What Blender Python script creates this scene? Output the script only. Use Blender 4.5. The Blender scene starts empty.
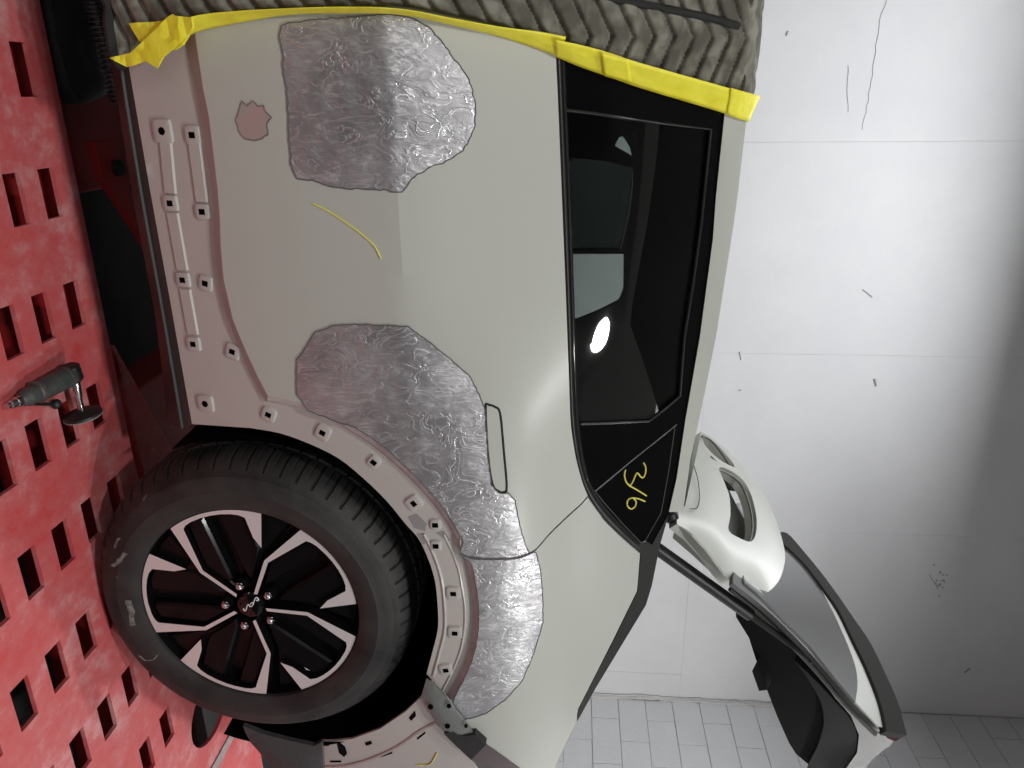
import bpy, bmesh, math, random
from mathutils import Vector, Matrix, noise
from mathutils.geometry import delaunay_2d_cdt

random.seed(7)
SC = bpy.context.scene
COL = SC.collection

# ------------------------------------------------------------------ camera
FOC = 765.04
TH, PH, RO = .362906, .0775256, .0189307
CAM = Vector((-1.079, -1.391, 1.079))
FW = Vector((math.sin(TH)*math.cos(PH), math.cos(TH)*math.cos(PH), -math.sin(PH)))
_r = Vector((math.cos(TH), -math.sin(TH), 0)); _u = _r.cross(FW)
RT = _r*math.cos(RO) + _u*math.sin(RO)
UP = _u*math.cos(RO) - _r*math.sin(RO)
cd = bpy.data.cameras.new('camera'); cam = bpy.data.objects.new('camera', cd); COL.objects.link(cam)
cd.sensor_fit = 'HORIZONTAL'; cd.sensor_width = 36.0; cd.lens = 36.0*FOC/1024
cd.clip_start = .02
# the phone was held sideways: image right is the real "up"
cam.matrix_world = Matrix(((UP.x, -RT.x, -FW.x, CAM.x), (UP.y, -RT.y, -FW.y, CAM.y), (UP.z, -RT.z, -FW.z, CAM.z), (0, 0, 0, 1)))
SC.camera = cam

# ------------------------------------------------------------------ world, lights, exposure
W = bpy.data.worlds.new('world'); SC.world = W; W.use_nodes = True
W.node_tree.nodes['Background'].inputs['Color'].default_value = (.9, .95, 1, 1)
W.node_tree.nodes['Background'].inputs['Strength'].default_value = .12
vs = SC.view_settings
vs.view_transform = 'Standard'; vs.look = 'None'; vs.gamma = 1; vs.use_curve_mapping = False; vs.exposure = 0.0

def area(name, loc, target, size, energy, color=(1, 1, 1), spread=180):
    l = bpy.data.lights.new(name, 'AREA'); l.shape = 'RECTANGLE'; l.size, l.size_y = size
    l.energy = energy; l.color = color; l.spread = math.radians(spread)
    o = bpy.data.objects.new(name, l); COL.objects.link(o); o.location = loc
    o.rotation_euler = (Vector(target)-Vector(loc)).to_track_quat('-Z', 'Y').to_euler()
    return o
area('camera_side_fill', (-1.6, -4.45, 1.9), (-1.0, 0, .9), (4.2, 2.6), 44, (1, .99, .98))      # added soft fill from behind the camera for the car's flank
area('ceiling_tube_light', (-.7, 1.82, 3.62), (-.7, 1.92, 0), (3.2, .3), 66, (.97, .98, 1))
for nm_, lc_, en_ in (('high_bay_lamp', (.15, -1.75, 3.08), 26), ('high_bay_lamp.001', (-1.65, -1.95, 3.12), 40), ('high_bay_lamp.002', (1.65, -2.1, 3.2), 32), ('added_wall_fill', (2.5, .7, 2.8), 40)):  # last entry: unseen fill added to brighten the lower right walls
    area(nm_, lc_, (lc_[0], lc_[1]+.05, 0), (.17, .17), en_, (1, .99, .97)).data.shape = 'DISK'

# ------------------------------------------------------------------ pixel <-> place helpers (photo measured as 1024 x 768)
def ray(x, y): return FW + RT*((y-384)/FOC) + UP*((x-512)/FOC)
def atY(x, y, Y):
    d = ray(x, y); return CAM + d*((Y-CAM.y)/d.y)
def atZ(x, y, Z):
    d = ray(x, y); return CAM + d*((Z-CAM.z)/d.z)

def lerp(a, b, t): return a + (b-a)*t
def sst(a, b, x):
    t = min(1, max(0, (x-a)/(b-a))); return t*t*(3-2*t)
def interp(tab, z):
    if z <= tab[0][0]: return tab[0][1] + (z-tab[0][0])*(tab[1][1]-tab[0][1])/(tab[1][0]-tab[0][0])
    n = len(tab)
    for i in range(n-1):
        if z <= tab[i+1][0] or i == n-2:
            a, b = tab[i], tab[i+1]
            h = b[0]-a[0]; s = (b[1]-a[1])/h
            m0 = s if i == 0 else (s + (a[1]-tab[i-1][1])/(a[0]-tab[i-1][0]))/2
            m1 = s if i >= n-2 else (s + (tab[i+2][1]-b[1])/(tab[i+2][0]-b[0]))/2
            t = (z-a[0])/h
            if t > 1: return b[1] + s*(z-b[0])
            return a[1]*(2*t**3-3*t*t+1) + h*m0*(t**3-2*t*t+t) + b[1]*(-2*t**3+3*t*t) + h*m1*(t**3-t*t)
LOWER = [(.20, .034), (.40, -.008), (.55, -.028), (.68, -.037), (.767, -.041)]
UPPER = [(.767, -.041), (.82, -.030), (.90, -.008), (.98, .014), (1.06, .036), (1.12, .056), (1.2, .088), (1.3, .137), (1.38, .185), (1.44, .245)]
HAUNCH = [(.20, .034), (.40, -.010), (.55, -.032), (.70, -.047), (.82, -.052), (.90, -.046), (.96, -.030), (1.02, .000), (1.08, .034), (1.14, .062), (1.2, .090), (1.3, .138), (1.38, .186), (1.44, .246)]
def S(x, z):
    a = interp(LOWER, z) if z < .767 else interp(UPPER, z)
    b = interp(HAUNCH, z)
    w = sst(-.80, -.38, x)
    y = lerp(a, b, w)
    if x > .12: y += .55*(x-.12)**2
    return y

class Body:                                         # the car's flank: y = S(x, z) + off
    def __init__(s, off=0.0): s.off = off
    def to2d(s, P): return (P.x, P.z)
    def to3d(s, a, b, d=0): return Vector((a, S(a, b)+s.off+d, b))
    def hit(s, px, py):
        d = ray(px, py)
        def g(Y):
            P = CAM + d*((Y-CAM.y)/d.y); return Y-S(P.x, P.z)-s.off
        Y = -.16; st = .02
        while g(Y) < 0 and Y < 1.2: Y += st
        a, b = Y-st, Y
        for _ in range(28):
            c = (a+b)/2
            if g(c) < 0: a = c
            else: b = c
        return CAM + d*((b-CAM.y)/d.y)
class Plane:                                        # a flat surface through three points, facing the camera
    def __init__(s, A, B, C_):
        s.o = Vector(A); s.e1 = (Vector(B)-s.o).normalized()
        n = s.e1.cross(Vector(C_)-s.o).normalized()
        if n.dot(CAM-s.o) < 0: n = -n
        s.n = n; s.e2 = n.cross(s.e1)
    def shifted(s, d):
        p = Plane.__new__(Plane); p.o = s.o - s.n*d; p.e1, p.e2, p.n = s.e1, s.e2, s.n; return p
    def to2d(s, P): v = P-s.o; return (v.dot(s.e1), v.dot(s.e2))
    def to3d(s, a, b, d=0): return s.o + s.e1*a + s.e2*b - s.n*d
    def hit(s, px, py):
        d = ray(px, py); return CAM + d*((s.o-CAM).dot(s.n)/d.dot(s.n))

# ------------------------------------------------------------------ materials
MATS = {}
def srgb(r, g, b):
    f = lambda c: (c/255/12.92) if c/255 <= .04045 else ((c/255+.055)/1.055)**2.4
    return (f(r), f(g), f(b))
def mat(name, col, rough=.5, metal=0.0, col2=None, scale=6.0, bump=0.0, bscale=60.0, coat=0.0, coatr=.08, spec=.5,
        stretch=None, rvar=0.0, detail=6.0, emis=None, trans=None):
    if name in MATS: return MATS[name]
    m = bpy.data.materials.new(name); m.use_nodes = True; MATS[name] = m
    nt = m.node_tree; N = nt.nodes; L = nt.links; p = N['Principled BSDF']
    p.inputs['Base Color'].default_value = (*col, 1); p.inputs['Roughness'].default_value = rough
    p.inputs['Metallic'].default_value = metal; p.inputs['Specular IOR Level'].default_value = spec
    p.inputs['Coat Weight'].default_value = coat; p.inputs['Coat Roughness'].default_value = coatr
    tc = N.new('ShaderNodeTexCoord'); mp = N.new('ShaderNodeMapping'); L.new(tc.outputs['Object'], mp.inputs['Vector'])
    if stretch: mp.inputs['Scale'].default_value = stretch
    if col2 is not None:
        t = N.new('ShaderNodeTexNoise'); t.inputs['Scale'].default_value = scale; t.inputs['Detail'].default_value = detail
        t.inputs['Roughness'].default_value = .62
        L.new(mp.outputs['Vector'], t.inputs['Vector'])
        r = N.new('ShaderNodeValToRGB'); r.color_ramp.elements[0].position = .36; r.color_ramp.elements[1].position = .66
        r.color_ramp.elements[0].color = (*col, 1); r.color_ramp.elements[1].color = (*col2, 1)
        L.new(t.outputs['Fac'], r.inputs['Fac']); L.new(r.outputs['Color'], p.inputs['Base Color'])
    if bump or rvar:
        t = N.new('ShaderNodeTexNoise'); t.inputs['Scale'].default_value = bscale; t.inputs['Detail'].default_value = 5
        L.new(mp.outputs['Vector'], t.inputs['Vector'])
        if bump:
            b = N.new('ShaderNodeBump'); b.inputs['Strength'].default_value = bump; b.inputs['Distance'].default_value = .01
            L.new(t.outputs['Fac'], b.inputs['Height']); L.new(b.outputs['Normal'], p.inputs['Normal'])
        if rvar:
            q = N.new('ShaderNodeMapRange'); q.inputs['To Min'].default_value = max(.02, rough-rvar); q.inputs['To Max'].default_value = rough+rvar
            L.new(t.outputs['Fac'], q.inputs['Value']); L.new(q.outputs['Result'], p.inputs['Roughness'])
    return m
def glass(name, tint, rough=.02, ior=1.5):
    m = bpy.data.materials.new(name); m.use_nodes = True; nt = m.node_tree; N = nt.nodes; L = nt.links
    N.remove(N['Principled BSDF']); o = N['Material Output']
    t = N.new('ShaderNodeBsdfTransparent'); t.inputs['Color'].default_value = (*tint, 1)
    g = N.new('ShaderNodeBsdfGlossy'); g.inputs['Roughness'].default_value = rough
    f = N.new('ShaderNodeFresnel'); f.inputs['IOR'].default_value = ior
    x = N.new('ShaderNodeMixShader'); L.new(f.outputs['Fac'], x.inputs['Fac']); L.new(t.outputs['BSDF'], x.inputs[1]); L.new(g.outputs['BSDF'], x.inputs[2])
    L.new(x.outputs['Shader'], o.inputs['Surface']); MATS[name] = m
    return m

paint = mat('body_paint', (.472, .486, .442), .48, coat=.22, coatr=.24)
primer = mat('body_primer', (.47, .45, .425), .5, coat=.25, coatr=.2)
rail_paint = paint
gloss_black = mat('gloss_black', (.003, .003, .0035), .06, coat=.3, coatr=.03, spec=.35)
satin_black = mat('satin_black', (.012, .012, .013), .38)
mat_black = mat('matte_black_plastic', (.016, .016, .016), .75, bump=.15, bscale=300)
cabin_dark = mat('cabin_dark', (.055, .056, .053), .9, spec=.1)
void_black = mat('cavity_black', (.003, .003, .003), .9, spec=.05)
grey_trim = mat('grey_plastic_trim', (.030, .031, .030), .7, bump=.1, bscale=500, spec=.2)
dark_lip = mat('dark_grey_lip', (.040, .040, .038), .9, spec=.05)
inner_grey = mat('inner_frame_grey', (.17, .17, .155), .4, coat=.4)
chrome = mat('chrome', (.75, .75, .76), .12, 1)
machined = mat('machined_alloy', (.74, .73, .73), .42, .35, bump=.03, bscale=400, stretch=(1, 1, 1))
wheel_black = mat('wheel_gloss_black', (.005, .005, .0055), .25, coat=.1, coatr=.1, spec=.12)
rubber = mat('tyre_rubber', (.010, .010, .010), .6, col2=(.036, .035, .034), scale=7, bump=.12, bscale=180)
chalk = mat('tyre_scuff', (.22, .215, .20), .85, col2=(.05, .05, .05), scale=70, bump=.2)
seam_shade = mat('seam_shadow', (.012, .012, .012), .8)  # near-black colour standing for the shade in panel gaps
yellow_pen = mat('yellow_pen', (.78, .70, .13), .7)
tape_m = mat('yellow_tape', (.92, .84, .035), .55, col2=(.98, .92, .07), scale=25, bump=.25, bscale=40)
feather = mat('sanded_edge', (.14, .135, .14), .6, .3)
pinkmat = mat('pink_primer', (.43, .27, .255), .7, col2=(.36, .31, .295), scale=24)
steel = mat('tool_steel', (.55, .55, .56), .25, 1)
tool_body_m = mat('tool_grey', (.045, .050, .050), .5, col2=(.075, .08, .077), scale=60)
tool_black = mat('tool_black', (.012, .012, .012), .45)
bracket_m = mat('bracket_grey', (.15, .16, .155), .42, coat=.3)

def bare_metal():
    """sanded steel: blotchy grey ground, long fine scratches, swirled grinder marks"""
    m = bpy.data.materials.new('bare_metal'); m.use_nodes = True; nt = m.node_tree; N = nt.nodes; L = nt.links; p = N['Principled BSDF']
    p.inputs['Metallic'].default_value = .7; p.inputs['Specular IOR Level'].default_value = .6
    tc = N.new('ShaderNodeTexCoord')
    def nz(scale, detail, rot, st, dist=.5, rough=.6):
        mp = N.new('ShaderNodeMapping'); mp.inputs['Rotation'].default_value = (0, rot, 0); mp.inputs['Scale'].default_value = st
        L.new(tc.outputs['Object'], mp.inputs['Vector'])
        t = N.new('ShaderNodeTexNoise'); t.inputs['Scale'].default_value = scale; t.inputs['Detail'].default_value = detail
        t.inputs['Roughness'].default_value = rough; t.inputs['Distortion'].default_value = dist
        L.new(mp.outputs['Vector'], t.inputs['Vector']); return t.outputs['Fac']
    def rng(x, a, b, c, d):
        q = N.new('ShaderNodeMapRange'); L.new(x, q.inputs['Value'])
        for k, v_ in zip(('From Min', 'From Max', 'To Min', 'To Max'), (a, b, c, d)): q.inputs[k].default_value = v_
        return q.outputs['Result']
    def op(o, x, y):
        q = N.new('ShaderNodeMath'); q.operation = o
        for i, w in enumerate((x, y)):
            if hasattr(w, 'links'): L.new(w, q.inputs[i])
            else: q.inputs[i].default_value = w
        return q.outputs[0]
    def line(x, w): return rng(op('ABSOLUTE', op('SUBTRACT', x, .5), 0), 0, w, 1, 0)
    blot = nz(6, 6, .3, (1, 1, 1)); patch = nz(11, 3, 1.2, (1, 1, 1), 1.0)
    scr1 = nz(55, 3, .30, (1, 1, .12), .2); scr2 = nz(60, 3, -1.0, (1, 1, .14), .2); swirl = nz(24, 2, .6, (1, 1, .6), 2.2)
    marks = op('MAXIMUM', op('MULTIPLY', line(swirl, .05), rng(patch, .44, .56, 0, 1)), op('MULTIPLY', line(scr1, .05), rng(patch, .52, .40, 0, .8)))
    marks = op('MAXIMUM', marks, op('MULTIPLY', line(scr2, .04), rng(blot, .48, .62, 0, .8)))
    r = N.new('ShaderNodeValToRGB'); r.color_ramp.elements[0].position = .3; r.color_ramp.elements[1].position = .72
    r.color_ramp.elements[0].color = (.36, .355, .37, 1); r.color_ramp.elements[1].color = (.62, .615, .635, 1); L.new(blot, r.inputs['Fac'])
    mx = N.new('ShaderNodeMix'); mx.data_type = 'RGBA'; L.new(op('MULTIPLY', marks, .75), mx.inputs['Factor']); L.new(r.outputs['Color'], mx.inputs['A']); mx.inputs['B'].default_value = (.93, .93, .95, 1)
    L.new(mx.outputs['Result'], p.inputs['Base Color'])
    L.new(op('SUBTRACT', rng(patch, .35, .65, .52, .30), op('MULTIPLY', marks, .12)), p.inputs['Roughness'])
    h = op('ADD', op('MULTIPLY', nz(30, 5, .22, (1, 1, .35)), .6), op('MULTIPLY', swirl, .6)); h = op('ADD', h, op('MULTIPLY', marks, .12))
    b1 = N.new('ShaderNodeBump'); b1.inputs['Strength'].default_value = .6; b1.inputs['Distance'].default_value = .006; L.new(h, b1.inputs['Height'])
    b2 = N.new('ShaderNodeBump'); b2.inputs['Strength'].default_value = .25; b2.inputs['Distance'].default_value = .002; L.new(nz(140, 4, -.4, (1, 1, .3)), b2.inputs['Height'])
    L.new(b1.outputs['Normal'], b2.inputs['Normal']); L.new(b2.outputs['Normal'], p.inputs['Normal'])
    return m
bare = bare_metal()

def deck_mat():
    m = bpy.data.materials.new('worn_red_paint'); m.use_nodes = True; nt = m.node_tree; N = nt.nodes; L = nt.links; p = N['Principled BSDF']
    tc = N.new('ShaderNodeTexCoord')
    def nz(sc, dt, st=(1, 1, 1)):
        mp = N.new('ShaderNodeMapping'); mp.inputs['Scale'].default_value = st; L.new(tc.outputs['Object'], mp.inputs['Vector'])
        t = N.new('ShaderNodeTexNoise'); t.inputs['Scale'].default_value = sc; t.inputs['Detail'].default_value = dt; t.inputs['Roughness'].default_value = .7
        L.new(mp.outputs['Vector'], t.inputs['Vector']); return t
    a = nz(5, 8); b = nz(38, 8, (1, .6, 1))
    ad = N.new('ShaderNodeMath'); ad.operation = 'ADD'; L.new(a.outputs['Fac'], ad.inputs[0])
    m2 = N.new('ShaderNodeMath'); m2.operation = 'MULTIPLY'; m2.inputs[1].default_value = .45; L.new(b.outputs['Fac'], m2.inputs[0]); L.new(m2.outputs[0], ad.inputs[1])
    r = N.new('ShaderNodeValToRGB'); e = r.color_ramp.elements; e[0].position = .55; e[1].position = .92
    e[0].color = (.60, .065, .068, 1); e[1].color = (.66, .31, .31, 1)
    k = r.color_ramp.elements.new(.74); k.color = (.60, .125, .13, 1)
    L.new(ad.outputs[0], r.inputs['Fac']); L.new(r.outputs['Color'], p.inputs['Base Color'])
    p.inputs['Roughness'].default_value = .5
    bp = N.new('ShaderNodeBump'); bp.inputs['Strength'].default_value = .12; bp.inputs['Distance'].default_value = .004; L.new(b.outputs['Fac'], bp.inputs['Height']); L.new(bp.outputs['Normal'], p.inputs['Normal'])
    return m
red = deck_mat()
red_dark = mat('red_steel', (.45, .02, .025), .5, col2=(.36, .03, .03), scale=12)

def wall_mat(name, c1, c2, bs=.12):
    m = mat(name, c1, .6, col2=c2, scale=1.3, bump=bs, bscale=22)
    return m
plaster = wall_mat('painted_plaster', (.735, .74, .755), (.79, .795, .80))
blockm = wall_mat('painted_block', (.70, .715, .735), (.77, .78, .795), .35)
concrete = mat('dark_concrete', (.035, .035, .035), .8, col2=(.05, .05, .048), scale=3, bump=.2, bscale=30, spec=.05)
ceil_m = mat('grey_ceiling', (.28, .28, .28), .9)
dim_wall = mat('dim_shop_wall', (.22, .22, .22), .9)
crack_m = mat('crack_dark', (.40, .395, .39), .9)

# ------------------------------------------------------------------ object helpers
def tag(o, label=None, cat=None, group=None, kind=None):
    if label: o['label'] = label
    if cat: o['category'] = cat
    if group: o['group'] = group
    if kind: o['kind'] = kind
    return o
def thing(name, loc, label, cat, group=None):
    o = bpy.data.objects.new(name, None); COL.objects.link(o); o.location = loc; o.empty_display_size = .1
    return tag(o, label, cat, group)
def link(me, name, parent=None):
    o = bpy.data.objects.new(name, me); COL.objects.link(o)
    if parent is not None:
        o.parent = parent
        if parent.type == 'EMPTY': o.matrix_parent_inverse = Matrix.Translation(-parent.location)
    return o
def mesh(name, vs_, fs, m, parent=None, ang=35, fmat=None):
    me = bpy.data.meshes.new(name); me.from_pydata([tuple(v) for v in vs_], [], fs)
    for k in (m if isinstance(m, (list, tuple)) else [m]): me.materials.append(k)
    if fmat: me.polygons.foreach_set('material_index', fmat)
    if ang:
        me.polygons.foreach_set('use_smooth', [True]*len(me.polygons)); me.set_sharp_from_angle(angle=math.radians(ang))
    me.update()
    return link(me, name, parent)
def bmobj(name, bm, m, parent=None, ang=35, recalc=True):
    if recalc: bmesh.ops.recalc_face_normals(bm, faces=bm.faces)
    me = bpy.data.meshes.new(name); bm.to_mesh(me); bm.free()
    for k in (m if isinstance(m, (list, tuple)) else [m]): me.materials.append(k)
    if ang:
        me.polygons.foreach_set('use_smooth', [True]*len(me.polygons)); me.set_sharp_from_angle(angle=math.radians(ang))
    return link(me, name, parent)
def add_box(bm, lo, hi, bev=0.0, M=None):
    lo, hi = Vector(lo), Vector(hi)
    g = bmesh.ops.create_cube(bm, size=1.0, matrix=Matrix.Translation((lo+hi)/2) @ Matrix.Diagonal((*(hi-lo), 1)))
    if bev:
        es = list({e for v in g['verts'] for e in v.link_edges})
        r = bmesh.ops.bevel(bm, geom=es, offset=bev, segments=2, affect='EDGES', profile=.5)
    if M is not None: bmesh.ops.transform(bm, matrix=M, verts=[v for v in bm.verts if v.tag is False]) if False else None
    return g
def box(name, lo, hi, m, parent=None, bev=0.0, M=None):  # flat shaded when it has no bevel
    bm = bmesh.new(); add_box(bm, lo, hi, bev)
    if M is not None: bmesh.ops.transform(bm, matrix=M, verts=bm.verts)
    return bmobj(name, bm, m, parent, 0)
def frame_of(d):
    d = d.normalized(); a = Vector((0, 0, 1)) if abs(d.z) < .9 else Vector((1, 0, 0))
    e1 = d.cross(a).normalized(); return e1, d.cross(e1)
def add_tube(vsx, fsx, pts, rad, seg=10, cap=True):
    n = len(pts); base = len(vsx)
    for i, p in enumerate(pts):
        d = (pts[min(i+1, n-1)]-pts[max(i-1, 0)]); e1, e2 = frame_of(d)
        if i and (e1.dot(pe) < 0): e1, e2 = -e1, -e2
        pe = e1
        r = rad[i] if isinstance(rad, (list, tuple)) else rad
        for k in range(seg):
            a = 2*math.pi*k/seg; vsx.append(p + e1*(r*math.cos(a)) + e2*(r*math.sin(a)))
    for i in range(n-1):
        for k in range(seg):
            a = base+i*seg+k; b = base+i*seg+(k+1) % seg; fsx.append((a, b, b+seg, a+seg))
    if cap: fsx.append(tuple(range(base+seg-1, base-1, -1))); fsx.append(tuple(range(base+(n-1)*seg, base+n*seg)))
def tube(name, pts, rad, m, parent=None, seg=10, ang=40):
    v, f = [], []; add_tube(v, f, [Vector(p) for p in pts], rad, seg)
    o = mesh(name, v, f, m, parent, 0)
    bm = bmesh.new(); bm.from_mesh(o.data); bmesh.ops.recalc_face_normals(bm, faces=bm.faces); bm.to_mesh(o.data); bm.free()
    o.data.polygons.foreach_set('use_smooth', [True]*len(o.data.polygons)); o.data.set_sharp_from_angle(angle=math.radians(ang))
    return o
def smooth(pts, n=6, closed=False):
    out = []; N = len(pts); V = [Vector((*p, 0)) if len(p) == 2 else Vector(p) for p in pts]
    rng = range(N) if closed else range(N-1)
    for i in rng:
        p0 = V[(i-1) % N] if (closed or i > 0) else V[i]*2-V[i+1]
        p1, p2 = V[i], V[(i+1) % N]
        p3 = V[(i+2) % N] if (closed or i+2 < N) else p2*2-p1
        for k in range(n):
            t = k/n
            out.append(.5*((2*p1)+(p2-p0)*t+(2*p0-5*p1+4*p2-p3)*t*t+(3*p1-p0-3*p2+p3)*t**3))
    if not closed: out.append(V[-1])
    return [tuple(v[:2]) for v in out] if len(pts[0]) == 2 else out
def dense(pts, step, closed=True, jit=0.0):
    out = []; N = len(pts)
    for i in range(N if closed else N-1):
        a, b = pts[i], pts[(i+1) % N]; d = math.hypot(b[0]-a[0], b[1]-a[1]); k = max(1, round(d/step))
        for j in range(k):
            t = j/k; out.append((a[0]+(b[0]-a[0])*t+random.uniform(-jit, jit), a[1]+(b[1]-a[1])*t+random.uniform(-jit, jit)))
    if not closed: out.append(pts[-1])
    return out
def inside(p, poly):
    x, y = p; c = False; n = len(poly); j = n-1
    for i in range(n):
        xi, yi = poly[i]; xj, yj = poly[j]
        if (yi > y) != (yj > y) and x < (xj-xi)*(y-yi)/(yj-yi)+xi: c = not c
        j = i
    return c
def dist_poly(p, poly):
    best = 9e9; n = len(poly)
    for i in range(n):
        ax, ay = poly[i]; bx, by = poly[(i+1) % n]; dx, dy = bx-ax, by-ay; L2 = dx*dx+dy*dy or 1e-12
        t = max(0, min(1, ((p[0]-ax)*dx+(p[1]-ay)*dy)/L2)); best = min(best, (p[0]-ax-t*dx)**2+(p[1]-ay-t*dy)**2)
    return math.sqrt(best)
def sheet2d(outer, holes, grid):
    """triangulate an outline (2-D) with inner grid points; returns verts, faces (ccw), boundary loops"""
    def area2(l): return sum(l[i][0]*l[(i+1) % len(l)][1]-l[(i+1) % len(l)][0]*l[i][1] for i in range(len(l)))
    if area2(outer) < 0: outer = outer[::-1]
    pts = [Vector(p) for p in outer]; edges = [(i, (i+1) % len(outer)) for i in range(len(outer))]
    for h in holes:
        b = len(pts); pts += [Vector(p) for p in h]; edges += [(b+i, b+(i+1) % len(h)) for i in range(len(h))]
    if grid:
        x0 = min(p[0] for p in outer); x1 = max(p[0] for p in outer); y0 = min(p[1] for p in outer); y1 = max(p[1] for p in outer)
        ys = y0+grid*.5; row = 0
        while ys < y1:
            xs = x0+grid*(.5 if row % 2 else .95)
            while xs < x1:
                p = (xs, ys)
                if inside(p, outer) and not any(inside(p, h) for h in holes) and dist_poly(p, outer) > grid*.45 and all(dist_poly(p, h) > grid*.45 for h in holes): pts.append(Vector(p))
                xs += grid
            ys += grid*.87; row += 1
    V, E_, Fc, *_ = delaunay_2d_cdt(pts, edges, [], 0, 1e-7)
    out = []
    for f in Fc:
        c = sum((V[i] for i in f), Vector((0, 0)))/len(f)
        if inside(c, outer) and not any(inside(c, h) for h in holes):
            a = sum(V[f[i]].cross(V[f[(i+1) % len(f)]]) for i in range(len(f)))
            out.append(tuple(f) if a > 0 else tuple(reversed(f)))
    return V, out
def panel(name, px, surf, m, parent=None, thick=.004, grid=.03, step=6, holes=(), disp=None, raw2d=False, ang=35, edge=None):
    """a solid sheet on a surface; px are measured outline points in the photograph"""
    if raw2d: o2 = list(px); h2 = [list(h) for h in holes]
    else:
        o2 = [surf.to2d(surf.hit(*p)) for p in dense(px, step)]
        h2 = [[surf.to2d(surf.hit(*p)) for p in dense(h, step)] for h in holes]
    V, Fc = sheet2d(o2, h2, grid)
    n = len(V); vs_ = [surf.to3d(v.x, v.y, -(disp(v.x, v.y, dist_poly(v, o2)) if disp else 0)) for v in V] + [surf.to3d(v.x, v.y, thick) for v in V]
    # orientation: camera side
    a, b, c = (vs_[i] for i in Fc[0][:3])
    if (b-a).cross(c-a).dot(CAM-a) < 0: Fc = [tuple(reversed(f)) for f in Fc]
    fs = list(Fc) + [tuple(n+i for i in reversed(f)) for f in Fc]
    cnt = {}
    for f in Fc:
        for i in range(len(f)): cnt[(f[i], f[(i+1) % len(f)])] = 1
    sides = [(b_, a_, a_+n, b_+n) for (a_, b_) in cnt if (b_, a_) not in cnt]
    fm = None
    k0 = len(fs); fs += sides
    ms = [m]
    if edge is not None:
        ms = [m, edge[0]]; fm = [0]*k0 + [1]*len(sides)
        loop = [surf.to3d(p[0], p[1], -.0004) for p in o2]; v2, f2 = [], []
        add_tube(v2, f2, loop+[loop[0]], edge[1], 5, False); b0 = len(vs_); vs_ += v2; fs += [tuple(i+b0 for i in f) for f in f2]; fm += [1]*len(f2)
    return mesh(name, vs_, fs, ms, parent, ang, fm)
def strip(name, A, B, m, parent=None, thick=None, ang=40):
    """ruled band between two 3-D polylines of equal length"""
    n = len(A); v = list(A)+list(B); f = [(i, i+1, n+i+1, n+i) for i in range(n-1)]
    a, b, c = v[f[0][0]], v[f[0][1]], v[f[0][2]]
    if (b-a).cross(c-a).dot(CAM-a) < 0: f = [tuple(reversed(q)) for q in f]
    if thick:
        t = Vector(thick); v += [p+t for p in v[:2*n]]; k = 2*n
        f += [tuple(k+i for i in reversed(q)) for q in f]
        f += [(i, i+1, k+i+1, k+i) for i in range(n-1)] + [(n+i, n+i+1, k+n+i+1, k+n+i) for i in range(n-1)] + [(0, n, k+n, k), (n-1, 2*n-1, k+2*n-1, k+n-1)]
    o = mesh(name, v, f, m, parent, ang)
    if thick:
        bm = bmesh.new(); bm.from_mesh(o.data); bmesh.ops.recalc_face_normals(bm, faces=bm.faces); bm.to_mesh(o.data); bm.free(); o.data.set_sharp_from_angle(angle=math.radians(ang))
    return o
def resample(pts, n):
    L = [0]
    for a, b in zip(pts, pts[1:]): L.append(L[-1]+math.hypot(b[0]-a[0], b[1]-a[1]))
    out = []; j = 0
    for i in range(n):
        s = L[-1]*i/(n-1)
        while j < len(L)-2 and L[j+1] < s: j += 1
        t = (s-L[j])/((L[j+1]-L[j]) or 1); out.append((pts[j][0]+(pts[j+1][0]-pts[j][0])*t, pts[j][1]+(pts[j+1][1]-pts[j][1])*t))
    return out
def lathe(name, prof, seg, cy, m, parent=None, ang=30, a0=0, a1=2*math.pi, center=(0, 0), rfun=None):
    """prof: (r, Y) list, around the Y axis through center (x, z)"""
    v, f = [], []; n = len(prof); full = abs(a1-a0-2*math.pi) < 1e-6; K = seg if full else seg+1
    for i in range(K):
        a = a0+(a1-a0)*i/seg
        for j, (r, y) in enumerate(prof):
            rr = r + (rfun(a, j) if rfun else 0)
            v.append(Vector((center[0]+rr*math.cos(a), cy+y, center[1]+rr*math.sin(a))))
    for i in range(seg):
        for j in range(n-1):
            a = i*n+j; b = ((i+1) % K)*n+j; f.append((a, a+1, b+1, b))
    return mesh(name, v, f, m, parent, ang)

# ================================================================== THE SETTING
def struct(name, lo, hi, m): return tag(box(name, lo, hi, m), kind='structure')
FLOOR = -.50
WB, WR = 3.10, 3.08
floor = struct('floor', (-5, -4.6, FLOOR-.1), (WR+.2, WB+.2, FLOOR), concrete)
ceiling = struct('ceiling', (-5, -4.6, 4.7), (WR+.2, WB+.2, 4.8), ceil_m)
wall_back = struct('wall_back', (-5, WB+.012, FLOOR), (WR+.2, WB+.2, 4.7), mat('panel_gap', (.50, .50, .50), .9))
wall_right = struct('wall_right', (WR+.010, -4.6, FLOOR), (WR+.2, WB+.012, 4.7), mat('mortar', (.69, .70, .72), .9))
wall_left = struct('wall_left', (-5.2, -4.6, FLOOR), (-5, WB+.2, 4.7), dim_wall)
wall_front = struct('wall_front', (-5, -4.8, FLOOR), (WR+.2, -4.6, 4.7), dim_wall)
# painted sheets of the back wall
zs = [FLOOR, 1.905, 4.345, 4.7]; xs = [.40+1.22*k for k in range(-5, 3)]+[WR]
xs = [x for x in xs if x <= WR+.001]
for i in range(len(xs)-1):
    for j in range(3):
        g = .0006; dy = random.uniform(-.0008, .0008)
        box('wall_panel', (xs[i]+g, WB+dy, zs[j]+g), (xs[i+1]-g, WB+.015, zs[j+1]-g), plaster, wall_back)
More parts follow.
